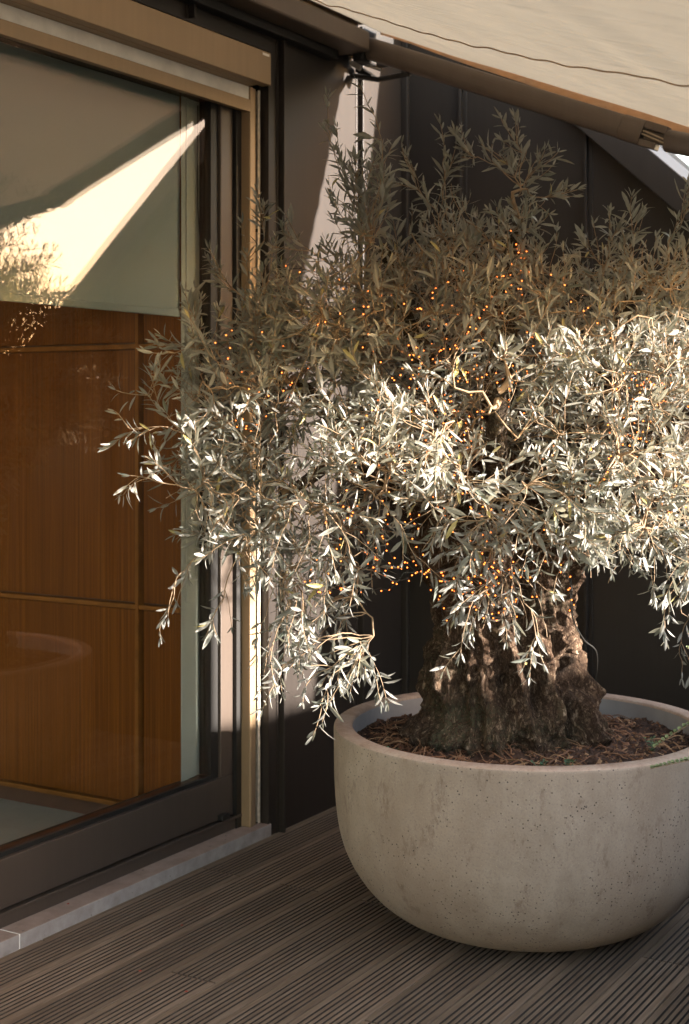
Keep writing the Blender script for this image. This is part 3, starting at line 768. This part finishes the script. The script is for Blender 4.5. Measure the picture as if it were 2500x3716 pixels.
for k in ks:
    b = blobs[k]; c = blob_pt(b, .25)
    if not ok_pt(c): continue
    hz = (c[2]-1.35)/.8
    r = attach(c, .0030, .0010, .022, 4, twig, .022, 0, droop=(.35 if c[2] < 1.35 else -.35))
    if r is None: continue
    pts, rad = r
    L = sum(np.linalg.norm(pts[i+1]-pts[i]) for i in range(len(pts)-1))
    # tips in the upper crown turn up, low outer ones hang
    tip = pts[-1]; d0 = pts[-1]-pts[-2]; d0 /= np.linalg.norm(d0); bias = np.array([0,0,.55 if c[2] > 1.55 else (-.35 if c[2] < 1.3 else .05)])
    ext = random.uniform(.05,.13); ne = 5
    for j in range(ne):
        d0 = d0+bias*.3+rng.normal(0,.10,3); d0 /= np.linalg.norm(d0); q = pts[-1]+d0*ext/ne
        if q[0] < .03: break
        pts.append(q)
    twig.tube(pts[-(ne+1):], [.0010]*len(pts[-(ne+1):]), 4, random.random(), cap=False)
    T = L+ext; st = max(.12, 1-random.uniform(.11,.22)/T)
    if random.random() < .16: continue
    leafy(pts, st)
for P in shoots:
    P = np.array(P)
    if not ok_pt(P): continue
    for rep in range(1):
        r = attach(P, .0036, .0010, .02, 5, twig, .03, 0, droop=(.5 if P[2] < 1.3 else -.5))
        if r is None: continue
        pts, rad = r; T = sum(np.linalg.norm(pts[i+1]-pts[i]) for i in range(len(pts)-1))
        leafy(pts, max(.25,1-.24/T), 1.0, .85 if P[2] > 1.6 else .65)
        # side twigs
        for q_ in range(5 if P[2] > 1.6 else 3):
            k = random.randint(int(len(pts)*.3), len(pts)-2); Q = pts[k]; d0 = pts[k+1]-pts[k]; d0 /= np.linalg.norm(d0)
            d0 = d0 + rng.normal(0,.45,3); d0 /= np.linalg.norm(d0); sp_ = [Q]; Ls = random.uniform(.06,.14)
            for j in range(5):
                d0 = d0+rng.normal(0,.08,3)+np.array([0,0,.08 if P[2] > 1.6 else -.10]); d0 /= np.linalg.norm(d0); sp_.append(sp_[-1]+d0*Ls/5)
            if min(s[0] for s in sp_) < .03: continue
            twig.tube(sp_, [.0012]*6, 4, random.random(), cap=False); leafy(sp_, .2, 1.0, 1.0)
br_list.sort(key=lambda q: -q[0])
for _, b_ in br_list[:100]: b_.build('branch', M['twig'], tree, smooth=True)
for _, b_ in br_list[100:]: branch.add(b_.v, b_.f)
tag(branch.build('branches', M['twig'], tree, smooth=True), kind='stuff')
tag(twig.build('twigs', M['twig'], tree, smooth=True), kind='stuff')
crown = leaf.build('crown', M['leaf'], tree, smooth=False, attr=True)
print('leaves', len(leaf.f)//10, 'twig faces', len(twig.f))

# ------------------------------------------------------------------ fairy lights
t = thing('fairy_lights', 'dark wire string of tiny amber fairy lights wound through the olive tree', 'string lights', (TX,TY,1.0))
wire = MB(); bulbs = []; FB = [0,0,0,1,1,5,6,8,13,17,17,17,18,3,14]
def strand(P, wob=.02, gap=.040):
    pts = spline(P, 14); out = []
    for k, p in enumerate(pts):
        p = p+np.array([noise.noise(Vector(p*13+1)), noise.noise(Vector(p*13+20)), noise.noise(Vector(p*13+40))])*wob*1.6
        if p[0] < .04: p[0] = .04
        out.append(p)
    wire.tube(out, .0013, 4, cap=False)
    L = 0
    for k in range(len(out)-1):
        s = np.linalg.norm(out[k+1]-out[k]); L += s
        while L > gap:
            L -= gap; d = rng.normal(0,1,3); d[2] -= .2; d /= np.linalg.norm(d); q = out[k+1]+d*.011
            wire.tube([out[k+1], q], .0011, 4, cap=False); bulbs.append(q)
for s_i in range(20):
    P = []; k = rng.choice(FB); c = blob_pt(blobs[k])
    for j in range(7):
        P.append(c.copy()); best = None
        for tr_ in range(12):
            cand = blob_pt(blobs[rng.choice(FB)]); dd = np.linalg.norm(cand-c)
            if .12 < dd < .42 and cand[2] > .95 and cand[2] < 2.15 and (best is None or rng.random() < .3): best = cand
        if best is not None: c = best
    strand(P, .03, random.uniform(.036,.05))
# windings round the trunk and the left limb
for (z0, turns, rr) in ((1.02,2.2,.215),(1.12,2.5,.235)):
    P = []
    for k in range(int(turns*8)):
        a = -3.2+k*2*math.pi/8; z = z0+.012*k*.8+.03*math.sin(k*1.9)
        P.append(np.array([TX,TY,0])+CR*rr*math.cos(a)+CF*rr*math.sin(a)+np.array([0,0,z]))
    strand(P, .012, .07)
strand([(.95,3.86,1.30),(.88,3.80,1.20),(.93,3.82,1.12),(.98,3.86,1.18),(.90,3.83,1.28),(.84,3.80,1.15),(.92,3.84,1.08),(1.02,3.90,1.10),(1.04,3.92,1.0)], .03, .028)
strand([(1.0,3.88,1.08),(1.01,3.90,1.0),(1.02,3.92,.95)], .01, .025)
strand([(1.33,3.98,1.16),(1.375,4.03,1.08),(1.383,4.037,1.02),(1.385,4.04,.965)], .004, .022)
wire.tube(spline([(1.383,4.03,1.10),(1.384,4.036,.98),(1.395,4.10,.90),(1.41,4.17,.85),(1.39,4.21,.75),(1.36,4.22,.60)], 8), .002, 5, cap=False)
wire.build('wire', M['wire'], t)
ico_v = []; 
phi = (1+5**.5)/2
iv = [(-1,phi,0),(1,phi,0),(-1,-phi,0),(1,-phi,0),(0,-1,phi),(0,1,phi),(0,-1,-phi),(0,1,-phi),(phi,0,-1),(phi,0,1),(-phi,0,-1),(-phi,0,1)]
iff = [(0,11,5),(0,5,1),(0,1,7),(0,7,10),(0,10,11),(1,5,9),(5,11,4),(11,10,2),(10,7,6),(7,1,8),(3,9,4),(3,4,2),(3,2,6),(3,6,8),(3,8,9),(4,9,5),(2,4,11),(6,2,10),(8,6,7),(9,8,1)]
iv = [np.array(v)/np.linalg.norm(v) for v in iv]
BR = .0025
# the hundred nearest the open side of the crown are separate bulbs, the rest one mesh
bulbs.sort(key=lambda q: float(np.dot(q, CF)))
b1 = MB(); b1.add([v*BR for v in iv], iff); bo = b1.build('bulb', M['bulb'], t, smooth=True); bo.matrix_parent_inverse.identity(); 
tl = np.array(t.location)
bo.location = Vector(bulbs[0]-tl)
for q in bulbs[1:99]:
    c = bo.copy(); COL.objects.link(c); c.parent = t; c.location = Vector(q-tl)
rest = MB()
for q in bulbs[99:]: rest.add([q+v*BR for v in iv], iff)
ro = rest.build('bulbs', M['bulb'], t, smooth=True); tag(ro, kind='stuff')
print('bulbs', len(bulbs))

# ------------------------------------------------------------------ pinnate shrub at the right edge and sprouts
def oval(mb, p, d, nrm, L, W, tint):
    d = d/np.linalg.norm(d); s = np.cross(d, nrm); s /= (np.linalg.norm(s)+1e-9); n = np.cross(s,d); vs = [p]
    for (u,wv) in ((.2,.75),(.5,1),(.8,.75)):
        c = p+d*L*u; e = s*W*.5*wv; vs += [c-e+n*W*.12, c, c+e+n*W*.12]
    vs.append(p+d*L); fs = [(0,2,1),(0,3,2),(1,2,5,4),(2,3,6,5),(4,5,8,7),(5,6,9,8),(7,8,10),(8,9,10)]
    mb.add(vs, fs, tint)
t = thing('shrub_trough', 'dark planter trough standing just right of the concrete bowl', 'planter', (2.3,3.8,0))
m = MB(); m.box(2.10,2.52,3.45,4.5,.0,.45); m.build('body', M['clad'], t, bevel=.006)
m = MB(); m.box(2.12,2.50,3.47,4.48,.4505,.47); m.build('soil', M['soil'], t)
t = thing('leafy_shrub', 'green shrub with small paired oval leaflets reaching in at the right edge', 'shrub', (2.25,3.9,.47))
stems = MB(); fo = MB()
fr = [[(2.15,3.95,.60),(1.95,3.97,.76),(1.80,3.93,.73),(1.69,3.87,.652)],
      [(2.12,3.85,.55),(1.95,3.82,.67),(1.84,3.77,.66),(1.733,3.722,.632)],
      [(2.2,4.0,.75),(1.95,4.12,.99),(1.82,4.08,.98),(1.735,4.03,.952)],
      [(2.2,4.0,.75),(1.95,4.10,.94),(1.83,4.05,.93),(1.745,4.00,.915)],
      [(2.2,3.95,.7),(1.98,4.10,.86),(1.85,4.04,.84),(1.765,3.98,.82)],
      [(2.15,3.95,.65),(1.96,4.00,.80),(1.85,3.98,.76),(1.775,3.95,.70)]]
for i in range(46):
    y = random.uniform(3.5,4.4); x = random.uniform(2.14,2.45); a = random.uniform(0,6.28); q = random.uniform(.2,.42)
    P = [(x,y,.47),(x+math.cos(a)*q*.3,y+math.sin(a)*q*.3,random.uniform(.7,.88)),(x+math.cos(a)*q*.7,y+math.sin(a)*q*.7,random.uniform(.85,.98)),(x+math.cos(a)*q,y+math.sin(a)*q,random.uniform(.75,.95))]
    if P[-1][0] < 1.9: continue
    fr.append(P)
for P in fr:
    pts = spline(P, 12); stems.tube(pts, [.0022-.0014*k/len(pts) for k in range(len(pts))], 5)
    n = len(pts); tot = 0; k0 = int(n*.3)
    for k in range(k0, n-1):
        t_ = pts[k+1]-pts[k]; sl = np.linalg.norm(t_); t_ /= sl
        tot += sl
        while tot > .0085:
            tot -= .0085; f_ = (k-k0)/(n-k0)
            sd_ = np.cross(t_, [0,0,1.0]); sd_ /= np.linalg.norm(sd_)
            for sg in (-1,1):
                dr = sd_*sg*.75+t_*.35+np.array([0,0,.55])+rng.normal(0,.08,3)
                oval(fo, pts[k], dr, np.cross(dr, t_)*sg, .021*(1-.45*f_), .0125*(1-.3*f_), random.uniform(.2,.9))
stems.build('stems', M['twig'], t, smooth=True); fo.build('foliage', M['fern'], t, attr=True)

spr = [((.93,3.745),.05,'small pale green weed sprout at the front left of the soil'),((1.44,3.86),.045,'small round leaved sprout in the soil right of the trunk base'),
       ((1.37,3.83),.035,'tiny leafy weed close to the right foot of the trunk'),((1.24,3.70),.028,'tiny sprout near the front rim in the middle of the soil'),
       ((1.56,4.24),.05,'low grey green weed at the back right of the soil'),((1.12,3.67),.02,'flat little weed just behind the front rim')]
for (xy, h, lab) in spr:
    if math.hypot(xy[0]-PX, xy[1]-PY) > .52: 
        v_ = np.array([xy[0]-PX, xy[1]-PY]); v_ *= .50/np.linalg.norm(v_); xy = (PX+v_[0], PY+v_[1])
    z = soil_z(*xy); t = thing('weed_sprout', lab, 'weed', (xy[0],xy[1],z), 'weeds sprouting in the planter soil')
    sm = MB(); lf = MB()
    for j in range(4):
        a = random.uniform(0,6.28); pts = [np.array([xy[0],xy[1],z-.004])]; d = np.array([math.cos(a)*.5,math.sin(a)*.5,1.0])
        for k in range(4): d = d+rng.normal(0,.15,3); pts.append(pts[-1]+d/np.linalg.norm(d)*h/4*random.uniform(.8,1.2))
        sm.tube(pts, .0008, 4)
        for k in range(1,5):
            for q_ in range(2):
                dr = rng.normal(0,1,3); dr[2] = abs(dr[2])*.5; oval(lf, pts[k], dr, np.array([0,0,1.])+rng.normal(0,.3,3), random.uniform(.010,.017), .007, random.random())
    sm.build('stem', M['sprout'], t); lf.build('leaves', M['sprout'], t, attr=True)

# fallen red petals / bits on the deck
for i,(x,y,lab) in enumerate([(.42,3.2,'tiny red petal on the deck near the front'),(.30,3.55,'tiny red petal on the deck beside the planter shadow'),(.62,3.15,'tiny red petal lying farther right on the deck'),(-.045,3.42,'tiny red petal on the stone doorstep')]):
    m = MB(); z = .004 if x > 0 else .048
    m.add([(x-.006,y,z),(x,y+.004,z+.003),(x+.006,y+.001,z+.001),(x,y-.004,z+.0005),(x,y,z-.0015)], [(0,1,2,3),(0,3,4),(3,2,4),(2,1,4),(1,0,4)])
    tag(m.build('fallen_petal', m_plain('petal', (.32,.05,.03), .6)), lab, 'petal', 'petals fallen on the terrace')

# ------------------------------------------------------------------ light, sky, camera
e = math.atan(SUN_Q*math.cos(math.atan(SUN_TAN))); az = math.atan(SUN_TAN)
sd = Vector((math.cos(e)*math.cos(az), math.cos(e)*math.sin(az), math.sin(e)))
L = bpy.data.lights.new('sun', 'SUN'); L.energy = 2.3; L.angle = math.radians(1.0); L.color = (1,.905,.81)
lo = bpy.data.objects.new('sun', L); COL.objects.link(lo); lo.rotation_euler = sd.to_track_quat('Z','Y').to_euler()
wd = bpy.data.worlds.new('World'); sc.world = wd; wd.use_nodes = True; nt = wd.node_tree
bg = nt.nodes['Background']; sky = nt.nodes.new('ShaderNodeTexSky'); sky.sky_type = 'NISHITA'; sky.sun_disc = False
sky.sun_elevation = e; sky.sun_rotation = math.radians(90)-az; sky.dust_density = .4; sky.air_density = 1.0; sky.ozone_density = .6
mx = nt.nodes.new('ShaderNodeMix'); mx.data_type = 'RGBA'; mx.blend_type = 'MULTIPLY'; mx.inputs[0].default_value = 1; mx.inputs[7].default_value = (1.18,.97,.82,1)
nt.links.new(sky.outputs[0], mx.inputs[6]); nt.links.new(mx.outputs[2], bg.inputs[0]); bg.inputs[1].default_value = .085

cam = bpy.data.cameras.new('camera'); co = bpy.data.objects.new('camera', cam); COL.objects.link(co); sc.camera = co
co.location = (3.0124,0,1.586); co.rotation_euler = (math.radians(90),0,math.radians(30.941))
cam.sensor_fit = 'VERTICAL'; cam.sensor_height = 36; cam.lens = 3283/2331*36; cam.shift_y = -(1165.5-937)/2331
cam.clip_end = 1500; cam.dof.use_dof = True; cam.dof.focus_distance = 4.15; cam.dof.aperture_fstop = 3.5
sc.view_settings.view_transform = 'Standard'; sc.view_settings.look = 'None'; sc.view_settings.exposure = 4.12; sc.view_settings.gamma = 1
sc.cycles.max_bounces = 10; sc.cycles.transparent_max_bounces = 16; sc.cycles.caustics_reflective = False
